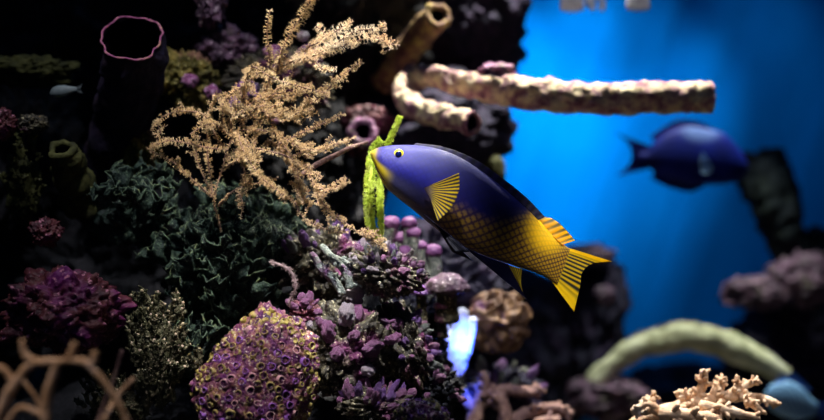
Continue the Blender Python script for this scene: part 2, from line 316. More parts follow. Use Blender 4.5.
# ------------------------------------------------------------------ knobby reef: rocks with stalked knobs
def knob_mesh(seed, n=4):
    """a short gnarled finger of crusted coral pointing along z"""
    v, f = ico(n); out = []; off = Vector((seed*5.3, seed*2.9, 1))
    for x, y, z in v:
        p = Vector((x, y, z)); d = 0.28*noise.fractal(p*1.5+off, .9, 2, 4)+0.25*(.45-noise.voronoi(p*2.6+off)[0][0])+.07*noise.noise(p*9+off)
        k = (1+d)*(1.0 if z > -.2 else 1.15); b = noise.noise(off)*.8
        out.append((x*k*.8+b*z*abs(z)*.5, y*k*.8, z*(1+d)*(1.15 if z > 0 else 1.4)))
    return mesh(out, f)
KN = {}
for kn in ('pink_knob', 'white_knob', 'grey_knob', 'violet_knob'):
    KN[kn] = []
    for sd in range(5):
        me = knob_mesh(sd*3+len(kn)); me.materials.append(M[kn]); me.name = kn; KN[kn].append(me)
def knobby(name, label, cat, px, py, Y, rx, ry, m, n, ksz, kinds, seed, up=0.2, basekw=None, tilt=0):
    s = S(Y); c = P(px, py, Y); R = (rx*s, (rx+ry)/2*s, ry*s)
    kw = dict(n=6, amp=0.3, seed=seed, knob=0.4, kf=4.5, ridge=0.08, fine=.12); kw.update(basekw or {})
    v, f = lump((0,0,0), R, **kw)
    if tilt:
        Mx = Matrix.Rotation(math.radians(tilt), 3, 'Y'); v = [Mx @ Vector(q) for q in v]
    root = thing(name, label, cat, (c.x, c.y, c.z-R[2]))
    obj('base_rock', [Vector(q)+c for q in v], f, m, root)
    r = random.Random(seed); placed = []; tries = 0
    V = [Vector(q) for q in v]
    while len(placed) < n and tries < n*40:
        tries += 1; q = V[r.randrange(len(V))]; nn = Vector((q.x/R[0]**2, q.y/R[1]**2, q.z/R[2]**2)).normalized()
        if nn.y > 0.25 or nn.z < up-0.6*r.random(): continue
        k = ksz*s*r.uniform(0.6, 1.25)
        if any((q-p).length < (k+kk)*0.62 for p, kk in placed): continue
        placed.append((q, k))
        me = r.choice(KN[r.choice(kinds)])
        o = bpy.data.objects.new('knob', me); C.objects.link(o); o.parent = root
        dirn = (nn+Vector((r.uniform(-.3, .3), r.uniform(-.3, .1), r.uniform(0, .5)))).normalized()
        o.location = c+q+dirn*k*0.5-Vector(root.location)
        o.rotation_mode = 'QUATERNION'; o.rotation_quaternion = dirn.to_track_quat('Z', 'Y'); o.scale = (k*r.uniform(.7, 1.2), k*r.uniform(.8, 1.2), k*r.uniform(0.8, 1.9))
    return root
knobby('knobby_coral_rock', 'large rounded rock with pink rim right of the ring-polyp dome coral', 'coral rock', 345, 350, 1.24, 46, 46, M['brown_rock'], 15, 9, ['pink_knob', 'pink_knob', 'white_knob'], 61, up=0.2, basekw=dict(knob=.2, kf=3.5))
knobby('knobby_coral_rock', 'ridge of small purple knobs along the right of the pink rimmed rock', 'coral rock', 404, 345, 1.26, 22, 44, M['brown_rock'], 34, 5, ['violet_knob', 'pink_knob', 'grey_knob'], 62, tilt=-25)
knobby('knobby_coral_rock', 'cluster of white and maroon nubs below the yellow-green strand', 'coral rock', 388, 272, 1.24, 36, 22, M['brown_rock'], 50, 4.2, ['pink_knob', 'white_knob', 'grey_knob', 'violet_knob', 'white_knob'], 63, tilt=20)
knobby('knobby_coral_rock', 'dark purple nubby rock under the tan sea rod tip', 'coral rock', 325, 262, 1.3, 38, 32, M['brown_rock'], 24, 5, ['grey_knob', 'violet_knob'], 64)
knobby('knobby_coral_rock', 'violet finger nubs at the bottom edge beside the dome coral', 'coral rock', 375, 405, 1.2, 34, 18, M['brown_rock'], 26, 5, ['violet_knob', 'pink_knob'], 65)
knobby('knobby_coral_rock', 'grey green nubby rock between pink rock and electric blue coral', 'coral rock', 428, 392, 1.28, 28, 26, M['dark_rock'], 18, 5, ['grey_knob', 'pink_knob'], 66)
knobby('knobby_coral_rock', 'small pink nubbed rock touching top right of the dome coral', 'coral rock', 305, 312, 1.22, 14, 12, M['maroon_rock'], 10, 4, ['pink_knob'], 67)
knobby('knobby_coral_rock', 'blurred purple nubby rock left of the brown folded coral', 'coral rock', 405, 318, 1.4, 34, 30, M['blue_rock'], 16, 6, ['violet_knob', 'grey_knob'], 68)
knobby('knobby_coral_rock', 'pink nubby rubble behind the beige finger coral', 'coral rock', 500, 390, 1.55, 38, 22, M['blue_rock'], 14, 6, ['violet_knob', 'grey_knob'], 69)

# purple bulb coral under the fish head
root = thing('bulb_coral', 'cluster of smooth purple bulbs on grey stalks below the hogfish throat', 'coral', P(412, 290, 1.38))
for i, (px, py, r) in enumerate(((391, 223, 9), (409, 223, 8), (413, 233, 8), (401, 238, 8), (433, 251, 9), (420, 246, 7), (386, 238, 7), (405, 252, 8))):
    s = S(1.38); c = P(px, py, 1.38+rng(-.015, .02))
    v, f = lump(c, (r*s, r*s, r*s*0.8), n=4, amp=0.1, seed=i+80, fine=0.03)
    bo = obj('bulb', v, f, M['bulb'], root)
    mb = MB(); mb.tube(catmull([c-Vector((0, 0, r*s*.3)), c+Vector((rng(-.004, .004), .004, -r*s*2.2)), c+Vector((rng(-.01, .01), .015, -r*s*5))], 5), lerp_list([r*s*.8, r*s*.75, r*s*1.0], 11), 10, amp=.1)
    mb.build('stalk', M['grey_knob'], root)
# mushroom caps
for i, (px, py, rx, ry, m, lb) in enumerate(((447, 290, 23, 17, 'mauve_rock', 'grey mauve domed mushroom coral cap below the hogfish belly'), (421, 293, 13, 8, 'violet_knob', 'bright lilac mushroom coral cap left of the domed grey mauve one'),
        (443, 307, 10, 7, 'pink_knob', 'small pink mushroom cap just above the electric blue coral'))):
    Y = 1.34; s = S(Y); c = P(px, py, Y)
    root = thing('mushroom_coral', lb, 'coral', c-Vector((0, 0, 28*s)))
    v, f = lump((0,0,0), (rx*s, rx*s, ry*s), n=4, amp=0.12, seed=i+90, fine=0.04)
    v = [(x, y, z if z > 0 else z*0.25) for x, y, z in v]
    obj('cap', [Vector(q)+c for q in v], f, M[m], root)
    mb = MB(); mb.tube(catmull([c, c-Vector((0, 0, 14*s)), c-Vector((0, -.004, 30*s))], 4), lerp_list([rx*s*.5, rx*s*.4, rx*s*.6], 9), 12, amp=.15)
    mb.build('stalk', M['brown_rock'], root)

# ------------------------------------------------------------------ dome coral with ring polyps
def polyp_mesh(m_rim, seed):
    mb = MB(); n = 14; r = random.Random(seed)
    prof = ((1.0, -0.7), (1.0, 0.0), (.96, 0.20), (0.86, 0.28), (0.76, 0.22), (0.70, -0.05), (0.5, -0.25))
    v = []; wob = [r.uniform(-.1, .1) for _ in range(n)]
    for j, (rr, z) in enumerate(prof):
        for k in range(n):
            a = 2*PI*k/n; q = rr*(1+wob[k]); v.append((q*math.cos(a), q*math.sin(a), z+wob[k]*.5))
    f = [[j*n+k, j*n+(k+1) % n, (j+1)*n+(k+1) % n, (j+1)*n+k] for j in range(len(prof)-1) for k in range(n)]
    b = (len(prof)-1)*n; v.append((0, 0, -0.3)); f += [[b+k, b+(k+1) % n, len(v)-1] for k in range(n)]
    me = mesh(v, f); me.materials.append(m_rim); me.materials.append(M['polyp_hole'])
    idx = [0]*len(me.polygons)
    for i in range((len(prof)-3)*n, len(idx)): idx[i] = 1
    me.polygons.foreach_set('material_index', idx); me.name = 'polyp'; return me
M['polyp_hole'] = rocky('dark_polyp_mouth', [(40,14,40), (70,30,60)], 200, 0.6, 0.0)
M['polyp_y'] = rocky('yellow_polyp_rim', [(96,76,50), (156,142,66), (210,200,136)], 160, 0.5, 0.3, patch=(130,70,110))
M['polyp_p'] = rocky('pale_pink_polyp_rim', [(150,90,110), (200,150,150), (235,215,200)], 120, 0.55, 0.3)
M['polyp_v'] = rocky('violet_polyp_rim', [(90,40,110), (140,80,170), (200,160,220)], 120, 0.55, 0.3)
M['dome'] = rocky('yellow_purple_dome_crust', [(30,8,36), (90,34,84), (128,76,84), (180,160,70)], 75, 0.45, 1.0, dist=.005, speck=(240,230,200), patch=(44,14,56))
PM = [polyp_mesh(M[k], i) for i, k in enumerate(('polyp_y', 'polyp_p', 'polyp_v'))]
def dome(name, label, px, py, Y, rx, ry, npol, psz, seed, group=None, shape=None, nmax=100):
    s = S(Y); c = P(px, py, Y); R = Vector((rx*s, rx*s*0.7, ry*s))
    root = thing(name, label, 'coral', c-Vector((0, 0, R.z)), group)
    V, F = ico(6); off = Vector((seed, seed*2, 0))
    def surf(d):
        d = Vector(d).normalized(); k = 1+0.14*noise.fractal(d*1.8+off, .9, 2, 3)
        if shape: k *= shape(d)
        return Vector((d.x*R.x*k, d.y*R.y*k, d.z*R.z*k))
    vv = []
    for d in V:
        q = surf(d); q2 = q*(.985+0.09*noise.fractal(Vector(d)*12+off, .8, 2, 3)+0.035*(0.4-noise.voronoi(Vector(d)*17)[0][0]))
        vv.append(q2+c)
    obj('dome', vv, F, M['dome'], root)
    r = random.Random(seed); pts = []; tries = 0
    while len(pts) < npol and tries < 40000:
        tries += 1; d = Vector((r.gauss(0, 1), -abs(r.gauss(0, 1))+.15, r.gauss(0, 1)+.2)).normalized()
        q = surf(d); k = psz*s*r.uniform(.7, 1.2)
        if any((q-p).length < (k+kk)*1.08 for p, kk, dd in pts): continue
        pts.append((q, k, d))
    rest = MB()
    pts.sort(key=lambda t: t[2].y*abs(t[1]))
    for i, (q, k, d) in enumerate(pts):
        e = 0.02; t1 = d.orthogonal().normalized(); t2 = d.cross(t1)
        nn = (surf(d+t1*e)-q).cross(surf(d+t2*e)-q).normalized()
        if nn.dot(d) < 0: nn = -nn
        hz = noise.noise(d*3.5+off)+r.uniform(-.25, .25)+(.25*d.z-.1 if not shape is None else 0)
        me = PM[0] if hz > 0.02 else (PM[1] if r.random() < .45 else PM[2])
        if i < nmax:
            o = bpy.data.objects.new('polyp', me); C.objects.link(o); o.parent = root
            o.location = c+q-Vector(root.location); o.rotation_mode = 'QUATERNION'; o.rotation_quaternion = nn.to_track_quat('Z', 'Y')
            o.scale = (k*r.uniform(.85, 1.1), k, k*1.15)
        else:
            Q = nn.to_track_quat('Z', 'Y').to_matrix()
            rest.add([c+q+Q @ (Vector(x.co)*k) for x in PM[0].vertices], [list(p.vertices) for p in PM[0].polygons])
    if rest.v:
        o = rest.build('small_polyps', M['polyp_p'] if False else M['polyp_y'], root); o['kind'] = 'stuff'
    return root
def dshape(d):
    k = 1.0
    k -= 0.22*max(0, -d.x)*max(0, d.z)*2   # slanting left shoulder
    k += 0.10*max(0, d.x)*max(0, d.z)*2
    return k
dome('ring_polyp_coral', 'yellow and purple dome coral covered in ring shaped polyps, lower centre left', 254, 386, 1.16, 60, 74, 240, 3.9, 5, shape=dshape)
dome('ring_polyp_coral', 'small yellow pink polyp mound cut by the bottom edge, right of the pink rimmed rock', 422, 422, 1.12, 30, 21, 60, 3.6, 6)

# ------------------------------------------------------------------ dark green scroll coral: ruffled plates
def ruffle_plate(base, dirv, side, Lh, Wd, seed, mb, thick=0.0012):
    """a curling sheet growing along dirv with a frilled free edge"""
    nu, nv = 26, 12; r = random.Random(seed); nrm = dirv.cross(side).normalized(); v = []; f = []
    ph = r.uniform(0, 6); curl = r.uniform(.25, .8)
    for sgn in (1, -1):
        for j in range(nv+1):
            t = j/nv
            for i in range(nu+1):
                u = i/nu*2-1
                w_ = Wd*(0.35+0.65*t)
                hgt = Lh*t*(1-0.25*u*u)
                p = base+side*(u*w_)+dirv*hgt
                rf = (t**1.5)*Wd*0.28*math.sin(u*7+ph)+(t**2)*Wd*0.12*math.sin(u*17+ph*2)
                p = p+nrm*(rf+curl*Lh*t*t*0.6+u*u*Wd*0.35)
                p = p+Vector(noise.noise_vector(p*80+Vector((seed, 0, 0))))*0.008*t
                v.append(p+nrm*thick*sgn*(1.2-t*0.6))
    m_ = (nv+1)*(nu+1)
    for j in range(nv):
        for i in range(nu):
            a = j*(nu+1)+i; f.append([a, a+1, a+nu+2, a+nu+1]); f.append([m_+a, m_+a+nu+1, m_+a+nu+2, m_+a+1])
    for i in range(nu):
        a = nv*(nu+1)+i; f.append([a, a+1, m_+a+1, m_+a])
    for j in range(nv):
        a = j*(nu+1); b = a+nu; f.append([a, a+nu+1, m_+a+nu+1, m_+a]); f.append([b, m_+b, m_+b+nu+1, b+nu+1])
    rim = [v[nv*(nu+1)+i]*0.5+v[m_+nv*(nu+1)+i]*0.5 for i in range(nu+1)]
    mb.add(v, f); return rim
def scroll_coral(label, px, py, Y, rx, ry, n, size, seed):
    root = thing('scroll_coral', label, 'coral', P(px, py+ry, Y), None); r = random.Random(seed); s = S(Y)
    v, f = lump(P(px, py+ry*0.2, Y+rx*s*0.5), (rx*s*.9, rx*s*.5, ry*s*.9), n=5, amp=.3, seed=seed, ridge=.3, knob=.2)
    obj('base_rock', v, f, M['green_plate'], root)
    for i in range(n):
        a = r.uniform(0, 2*PI); q = math.sqrt(r.random())
        x = px+rx*q*math.cos(a); y = py+ry*q*math.sin(a)
        dep = Y+0.05*(y < py)*(py-y)/ry-0.04*(1-q*q)+r.uniform(-.01, .01)
        d = Vector(((x-px)/rx*0.5+r.uniform(-.35, .35), -0.55-r.uniform(0, .5), 0.75+r.uniform(-.3, .4))).normalized()
        sd = Vector((math.cos(r.uniform(-1.0, 1.0)), 0.4*r.uniform(-1, 1), math.sin(r.uniform(-.9, .9)))); sd = (sd-d*sd.dot(d)).normalized()
        mb = MB(); rim = ruffle_plate(P(x, y, dep), d, sd, size*s*r.uniform(.7, 1.2), size*s*r.uniform(.5, .95), seed*100+i, mb)
        pl = mb.build('plate', M['green_plate'], root)
        mr = MB(); mr.tube(rim, 0.0005, 5, amp=.5, freq=300, seed=i); e = mr.build('plate_rim', M['plate_rim'], root)
        e.parent = pl
    return root
scroll_coral('dark green ruffled coral sprawling left of centre under the sea rod', 228, 262, 1.30, 66, 62, 46, 24, 1)
scroll_coral('dim green ruffled coral in the shade right of the small olive tube', 125, 205, 1.30, 48, 34, 26, 19, 2)
scroll_coral('dark ruffled coral patch behind the ring-polyp dome, by the white curled strand', 278, 240, 1.32, 34, 40, 16, 18, 3)
scroll_coral('blackish ruffled coral between bush coral and dome coral', 190, 335, 1.28, 34, 40, 18, 20, 4)

# ------------------------------------------------------------------ bush coral (small branching) left of the dome
def bush(name, label, px, py, Y, rx, ry, n, ln, m, mt, seed, rad=2.2):
    s = S(Y); root = thing(name, label, 'coral', P(px, py+ry, Y)); r = random.Random(seed)
    v, f = lump(P(px, py+ry*.3, Y+.01), (rx*s*.6, rx*s*.4, ry*s*.7), n=5, amp=.4, seed=seed, knob=.4)
    obj('base_rock', v, f, m, root)
    for i in range(n):
        a = r.uniform(0, 2*PI); q = math.sqrt(r.random()); x = px+rx*q*math.cos(a)*.8; y = py+ry*q*math.sin(a)*.9
        p0 = P(x, y, Y-.03*(1-q)); d = Vector(((x-px)/rx*.7+r.uniform(-.4, .4), -.5*r.random(), .9+r.uniform(-.3, .3))).normalized()
        mb = MB(); L_ = ln*s*r.uniform(.6, 1.2); pth = catmull([p0, p0+d*L_*.5+Vector((r.uniform(-.002, .002), 0, 0)), p0+d*L_], 4)
        mb.tube(pth, lerp_list([rad*s*1.3, rad*s, rad*s*.8], 9), 7, amp=.5, freq=260, seed=i)
        for k in range(5):
            t = r.uniform(.3, 1); pp = p0+d*L_*t; dd = (d*.5+Vector((r.uniform(-1, 1), r.uniform(-1, .3), r.uniform(-.2, .9)))).normalized()
            mb.tube([pp, pp+dd*rad*s*1.6, pp+dd*rad*s*2.8], [rad*s*.7, rad*s*.6, rad*s*.35], 6)
        b = mb.build('branch', m, root)
        mt_ = MB(); vv, ff = lump(pth[-1], (rad*s*.7,)*3, n=2, amp=.3, seed=i); mt_.add(vv, ff)
        mt_.build('branch_tip', mt, root).parent = b
    return root
bush('bush_coral', 'brown green bush coral with pale tips left of the dome coral', 158, 348, 1.22, 36, 58, 95, 15, M['bush'], M['bush_tip'], 71)
bush('bush_coral', 'dim green bush coral low between maroon rock and dome coral', 120, 402, 1.24, 46, 22, 34, 12, M['bush'], M['bush_tip'], 72)
bush('bush_coral', 'tiny yellow tipped coral tuft at the upper left shoulder of the dome coral', 196, 362, 1.17, 8, 9, 12, 7, M['bush'], M['polyp_y'], 73, rad=1.6)
bush('bush_coral', 'dark rubbly coral growth on the left slope below the red brown cap', 24, 175, 1.3, 24, 48, 30, 10, M['olive_dark'], M['bush'], 74)

# ------------------------------------------------------------------ tubes
def open_tube(name, label, cat, pts, rad, wall, depth, m, m_in, m_rim=None, seg=36, amp=.25, freq=60, seed=0, lobes=0, rimw=0.3):
    """hollow sponge tube; the last point is the open mouth"""
    path = px_path(pts, 14) if not isinstance(pts[0], Vector) else catmull(pts, 14)
    R = lerp_list(rad, len(path)); n = len(path); fr = frames(path)
    root = thing(name, label, cat, path[0])
    out = MB(); out.tube(path, R, seg, amp, freq, seed, cap=False, lobes=lobes)
    end = out.v[-seg:]; c = path[-1]
    st = max(0, int(n*(1-depth)))
    back = [Vector(q) for q in out.v[:seg]]; out.v.append(tuple(path[0])); out.f += [[len(out.v)-1, (k+1) % seg, k] for k in range(seg)]
    out.build('tube_body', m, root)
    inn = MB(); rings = [[c+(Vector(q)-c)*(1-wall) for q in end]]
    v = list(rings[0]); f = []
    js = list(range(n-2, st-1, -1))
    for j in js:
        t, u, w_ = fr[j]
        for k in range(seg):
            a = 2*PI*k/seg; d = u*math.cos(a)+w_*math.sin(a); v.append(path[j]+d*R[j]*(1-wall)*(1+.5*amp*noise.fractal((path[j]+d*R[j])*freq, .9, 2, 3)))
    for j in range(len(js)):
        for k in range(seg): k2 = (k+1) % seg; f.append([j*seg+k, j*seg+k2, (j+1)*seg+k2, (j+1)*seg+k])
    v.append(path[st]); b = len(js)*seg; f += [[b+k, b+(k+1) % seg, len(v)-1] for k in range(seg)]
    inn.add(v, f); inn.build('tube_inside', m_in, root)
    rim = MB(); rv = []; rf = []; t = fr[-1][0]; nn = 8
    for k in range(seg):
        q = Vector(end[k]); ctr = c+(q-c)*(1-wall*.5); rad_ = (q-c).length*wall*(.5+rimw)*(1+.3*noise.noise(q*150)); dd = (q-c).normalized()
        for j in range(nn):
            a = 2*PI*j/nn; rv.append(ctr+dd*rad_*math.cos(a)+t*rad_*math.sin(a))
    for k in range(seg):
        for j in range(nn): rf.append([k*nn+j, ((k+1) % seg)*nn+j, ((k+1) % seg)*nn+(j+1) % nn, k*nn+(j+1) % nn])
    rim.add(rv, rf); rim.build('rim', m_rim or m, root)
    return root
sY = S(1.3)
open_tube('tube_sponge', 'big dark purple tube sponge with thin magenta rim at upper left', 'sponge',
          [(96, 215, 1.48), (110, 160, 1.42), (126, 105, 1.36), (135, 66, 1.31), (132, 39, 1.275)], [24*sY, 27*sY, 31*sY, 31.5*sY, 31*sY], .10, .6, M['tube_purple'], M['hole'], M['tube_rim'], seg=72, amp=.2, freq=35, rimw=-.15)
sY = S(1.28)
open_tube('tube_sponge', 'short dark olive tube leaning left on the dim slope', 'sponge',
          [(84, 208, 1.32), (76, 185, 1.30), (66, 160, 1.27), (62, 150, 1.26)], [20*sY, 19*sY, 16*sY, 13*sY], .35, .5, M['olive_dark'], M['hole'], M['olive_dark'], amp=.3, freq=60)
sY = S(1.6)
open_tube('tube_sponge', 'olive rimmed tube pointing up right at top, beside the cream sea rod tips', 'sponge',
          [(385, 85, 1.68), (402, 58, 1.65), (422, 33, 1.60), (438, 16, 1.55)], [15*sY, 14*sY, 14*sY, 13.5*sY], .36, .4, M['tube_olive'], M['hole'], M['tube_olive'], amp=.25, freq=50)
sY = S(1.5)
open_tube('tube_sponge', 'short bent cream and mauve tube with dark open end below the long tube', 'sponge',
          [(412, 74, 1.60), (405, 88, 1.56), (409, 103, 1.52), (425, 112, 1.49), (448, 118, 1.46), (472, 122, 1.43)], [11*sY, 12*sY, 12.5*sY, 12*sY, 11.5*sY, 11.5*sY], .28, .25, M['tube_cream'], M['hole'], M['tube_under'], amp=.3, freq=55, lobes=.15)
sY = S(1.48)
def long_tube():
    path = px_path([(405, 84, 1.58), (430, 76, 1.54), (455, 83, 1.52), (480, 87, 1.50), (505, 90, 1.49), (540, 95, 1.48), (580, 98, 1.48), (620, 99, 1.48), (660, 98, 1.48), (700, 97, 1.48), (712, 97, 1.48)], 16)
    R = lerp_list([10*sY, 11*sY, 12*sY, 14*sY, 16*sY, 16.5*sY, 16*sY, 15.5*sY, 15*sY, 15*sY, 15*sY], len(path))
    root = thing('tube_sponge', 'long horizontal cream crusted tube reaching right into blue water', 'sponge', path[0])
    mb = MB(); mb.tube(path, R, 40, amp=.22, freq=60, lobes=.22, cap=False)
    n = len(path); c0, c1 = path[0], path[-1]; mb.v += [tuple(c0), tuple(c1)]; a = len(mb.v)-2
    for k in range(40):
        mb.f.append([a, (k+1) % 40, k]); mb.f.append([a+1, (n-1)*40+k, (n-1)*40+(k+1) % 40])
    mb.build('tube_body', M['tube_cream'], root)
    v, f = lump(P(497, 72, 1.5), (17*sY, 14*sY, 9*sY), n=4, amp=.35, seed=3, knob=.3); obj('crust_lump', v, f, M['pink_knob'], root)
    return root
long_tube()
# arch
mb = MB(); pth = px_path([(592, 384, 1.95), (612, 365, 1.95), (640, 346, 1.95), (670, 337, 1.95), (700, 337, 1.95), (730, 346, 1.95), (760, 361, 1.95), (786, 376, 1.95)], 14)
s = S(1.95); mb.tube(pth, lerp_list([10*s, 11*s, 13*s, 15*s, 15*s, 14*s, 12*s, 9*s], len(pth)), 30, amp=.18, freq=30, lobes=.12)
o = mb.build('arch_sponge', M['arch'], loc=pth[0]); tag(o, 'thick blurred pale green arched tube at lower right', 'sponge')
# reddish ring sponge left of feather
open_tube('ring_sponge', 'blurred maroon ring shaped sponge mouth left of the yellow-green strand', 'sponge',
          [(362, 150, 1.6), (362, 140, 1.56), (363, 131, 1.52)], [14*S(1.55), 14*S(1.55), 13*S(1.55)], .35, .6, M['maroon_rock'], M['hole'], M['pink_knob'], amp=.3)
rock('maroon_rock', 'blurred dark red rock cap above the ring shaped sponge', 'rock', 367, 120, 1.6, 24, 14, M['maroon_rock'], n=5, amp=0.3, seed=55, knob=0.3)
# silhouetted vases at right
open_tube('vase_sponge', 'dark teal vase sponge silhouette standing below the blue tang snout', 'sponge',
          [(790, 275, 2.15), (783, 235, 2.15), (768, 192, 2.17), (760, 168, 2.21)], [12*S(2.1), 19*S(2.1), 25*S(2.1), 27*S(2.1)], .25, .5, M['sil'], M['hole'], M['sil'])
open_tube('vase_sponge', 'narrow dark sponge finger with olive edge right of the teal vase', 'sponge',
          [(792, 270, 2.2), (792, 230, 2.2), (788, 190, 2.22), (782, 164, 2.26)], [12*S(2.1), 12*S(2.1), 11*S(2.1), 8*S(2.1)], .4, .3, M['sil'], M['hole'], M['olive_dark'])

# ------------------------------------------------------------------ sea rod (gorgonian) with fluffy polyps
def tufts(path, rad, mb, rng_, dens, length, thin=0.00026, rays=6):
    """polyps all round a branch: a short stalk ending in a star of tentacles"""
    fr = frames(path); tot = sum((path[i+1]-path[i]).length for i in range(len(path)-1)); n = int(tot*dens)
    cum = [0]
    for i in range(len(path)-1): cum.append(cum[-1]+(path[i+1]-path[i]).length)
    for k in range(n):
        q = rng_.random()*tot; i = max(0, min(len(path)-2, int(np.searchsorted(cum, q))-1)); t = (q-cum[i])/max(1e-9, cum[i+1]-cum[i])
        p = path[i].lerp(path[i+1], t); T, u, w_ = fr[i]; a = rng_.uniform(0, 2*PI); d = (u*math.cos(a)+w_*math.sin(a)+T*rng_.uniform(-.2, .45)).normalized()
        L_ = length*rng_.uniform(.65, 1.2)*(0.75+.25*math.sin(PI*min(1, q/tot*1.0)));
        p0 = p+d*rad*.5; p1 = p0+d*L_*.62; x = d.orthogonal().normalized(); y = d.cross(x)
        b = len(mb.v); th = thin*1.5
        mb.v += [tuple(p0+x*th), tuple(p0-x*th*.5+y*th*.9), tuple(p0-x*th*.5-y*th*.9), tuple(p1+x*th), tuple(p1-x*th*.5+y*th*.9), tuple(p1-x*th*.5-y*th*.9)]
        mb.f += [[b, b+1, b+4, b+3], [b+1, b+2, b+5, b+4], [b+2, b, b+3, b+5]]
        for j in range(rays):
            an = 2*PI*j/rays+rng_.random(); e = (d*.75+(x*math.cos(an)+y*math.sin(an))*1.0).normalized(); e2 = (e+d*.2).normalized(); sdv = e.cross(d).normalized()
            b = len(mb.v); m1 = p1+e*L_*.24; m2 = m1+e2*L_*.2
            mb.v += [tuple(p1+sdv*thin), tuple(p1-sdv*thin), tuple(p1+d*thin*1.5), tuple(m2)]
            mb.f += [[b, b+1, b+3], [b+1, b+2, b+3], [b+2, b, b+3]]
GB = [  # px, py traced in the photo, depth in metres; last value: polyp material, fuzz length px
 ([(213,198,1.24),(208,160,1.24),(207,138,1.24),(205,116,1.22),(183,111,1.20),(166,115,1.19),(158,123,1.19),(162,134,1.19)], 't', 4, 1),
 ([(232,138,1.23),(215,124,1.21),(200,128,1.20),(190,134,1.19)], 't', 4, 1),
 ([(228,150,1.23),(204,147,1.21),(187,143,1.20),(166,141,1.19),(151,149,1.18)], 't', 4, 1),
 ([(214,198,1.24),(196,183,1.22),(183,170,1.21),(166,158,1.20),(149,151,1.19)], 't', 3, 1),
 ([(221,232,1.27),(218,218,1.26),(214,198,1.24),(222,170,1.24),(232,138,1.24),(251,114,1.25),(267,88,1.26),(282,66,1.27)], 't', 2, 0),
 ([(218,206,1.25),(232,192,1.23),(245,186,1.22),(262,182,1.21)], 't', 2, 1),
 ([(236,190,1.23),(241,198,1.22),(243,209,1.22)], 't', 3, 1),
 ([(237,130,1.23),(242,147,1.20),(252,165,1.19),(264,180,1.18),(280,192,1.18)], 't', 5, 1),
 ([(240,140,1.24),(252,165,1.23),(272,186,1.22),(294,201,1.21)], 't', 4, 1),
 ([(232,142,1.24),(250,147,1.22),(268,151,1.21),(288,157,1.20),(307,171,1.19),(316,191,1.19),(327,208,1.19),(347,224,1.19),(366,238,1.20),(384,248,1.22)], 't', 3, 2),
 ([(315,186,1.19),(326,190,1.18),(338,186,1.17),(347,178,1.17)], 't', 4, 1),
 ([(294,201,1.22),(304,218,1.21),(323,228,1.20),(343,234,1.20)], 't', 3, 1),
 ([(288,157,1.21),(305,152,1.21),(322,149,1.20),(348,140,1.20)], 't', 3, 2),
 ([(275,146,1.23),(300,134,1.22),(322,124,1.22),(345,113,1.22)], 't', 3, 1),
 ([(264,96,1.25),(270,75,1.24),(269,51,1.23),(267,31,1.22),(270,10,1.21)], 't', 4, 0),
 ([(277,75,1.25),(281,54,1.23),(290,34,1.22),(301,17,1.21),(311,0,1.20),(316,-14,1.2)], 't', 6, 1),
 ([(258,100,1.26),(277,71,1.25),(297,60,1.23),(320,54,1.21),(340,47,1.20),(360,40,1.19),(375,37,1.18),(388,43,1.18),(400,46,1.18)], 'p', 5, 1),
 ([(282,70,1.26),(300,60,1.23),(318,54,1.21),(335,44,1.20),(354,32,1.19),(371,29,1.19),(387,27,1.19)], 'p', 5, 1),
 ([(290,66,1.26),(308,48,1.23),(324,40,1.22),(338,30,1.22),(351,23,1.22)], 'p', 6, 1),
 ([(306,52,1.24),(318,44,1.23),(324,34,1.23),(316,26,1.23)], 'p', 6, 0),
 ([(300,58,1.23),(314,60,1.21),(322,69,1.20),(337,70,1.19)], 'p', 4, 0),
 ([(240,110,1.25),(246,80,1.22),(253,67,1.19),(269,76,1.18),(287,83,1.18),(309,89,1.18),(330,94,1.18)], 't', 4.5, 0),
 ([(288,120,1.23),(306,107,1.22),(320,97,1.21),(333,84,1.20),(345,74,1.20),(362,61,1.20)], 't', 4, 1),
 ([(232,138,1.25),(222,118,1.24),(228,98,1.23),(246,84,1.22),(258,74,1.21)], 't', 3.5, 1),
 ([(226,150,1.25),(216,136,1.24),(210,120,1.24),(212,105,1.23),(226,92,1.23)], 't', 3, 1),
 ([(251,114,1.25),(268,112,1.22),(286,116,1.20),(300,112,1.19),(312,100,1.19)], 't', 4.5, 2),
 ([(240,130,1.25),(260,130,1.22),(280,136,1.2),(296,146,1.19),(310,150,1.19)], 't', 4, 2),
 ([(262,95,1.25),(280,98,1.23),(296,94,1.22),(312,84,1.22)], 't', 4, 1),
 ([(222,170,1.25),(236,160,1.22),(250,156,1.21),(262,160,1.20)], 't', 3, 1),
 ([(214,198,1.25),(200,168,1.24),(196,150,1.24),(200,136,1.24)], 't', 2.5, 1),
 ([(236,140,1.25),(244,170,1.24),(246,196,1.24)], 't', 3, 1),
 ([(280,140,1.24),(296,166,1.22),(300,190,1.21),(312,206,1.21)], 't', 3.5, 2),
 ([(288,157,1.23),(296,180,1.22),(302,204,1.22)], 't', 3.5, 1),
 ([(226,128,1.25),(236,108,1.24),(240,92,1.24),(252,86,1.23)], 't', 4, 1),
]
rx_ = random.Random(21)
for k in range(20):   # thinner inner branches crossing the middle of the bush
    x0, y0 = rx_.choice(((232,142), (240,120), (251,114), (262,96), (226,160), (270,140), (286,150), (250,130)))
    a = rx_.uniform(-.9, 2.6) if k % 3 else rx_.uniform(-2.6, -.6); L_ = rx_.uniform(28, 52); x1 = x0+L_*math.cos(a)*.95; y1 = y0+L_*math.sin(a)*.8; b = rx_.uniform(-10, 10)
    GB.append(([(x0,y0,1.245),((x0+x1)/2+b*.5,(y0+y1)/2-b,1.23+rx_.uniform(-.02,.02)),(x1,y1,1.22+rx_.uniform(-.03,.03))], 't', 3.2, 1))
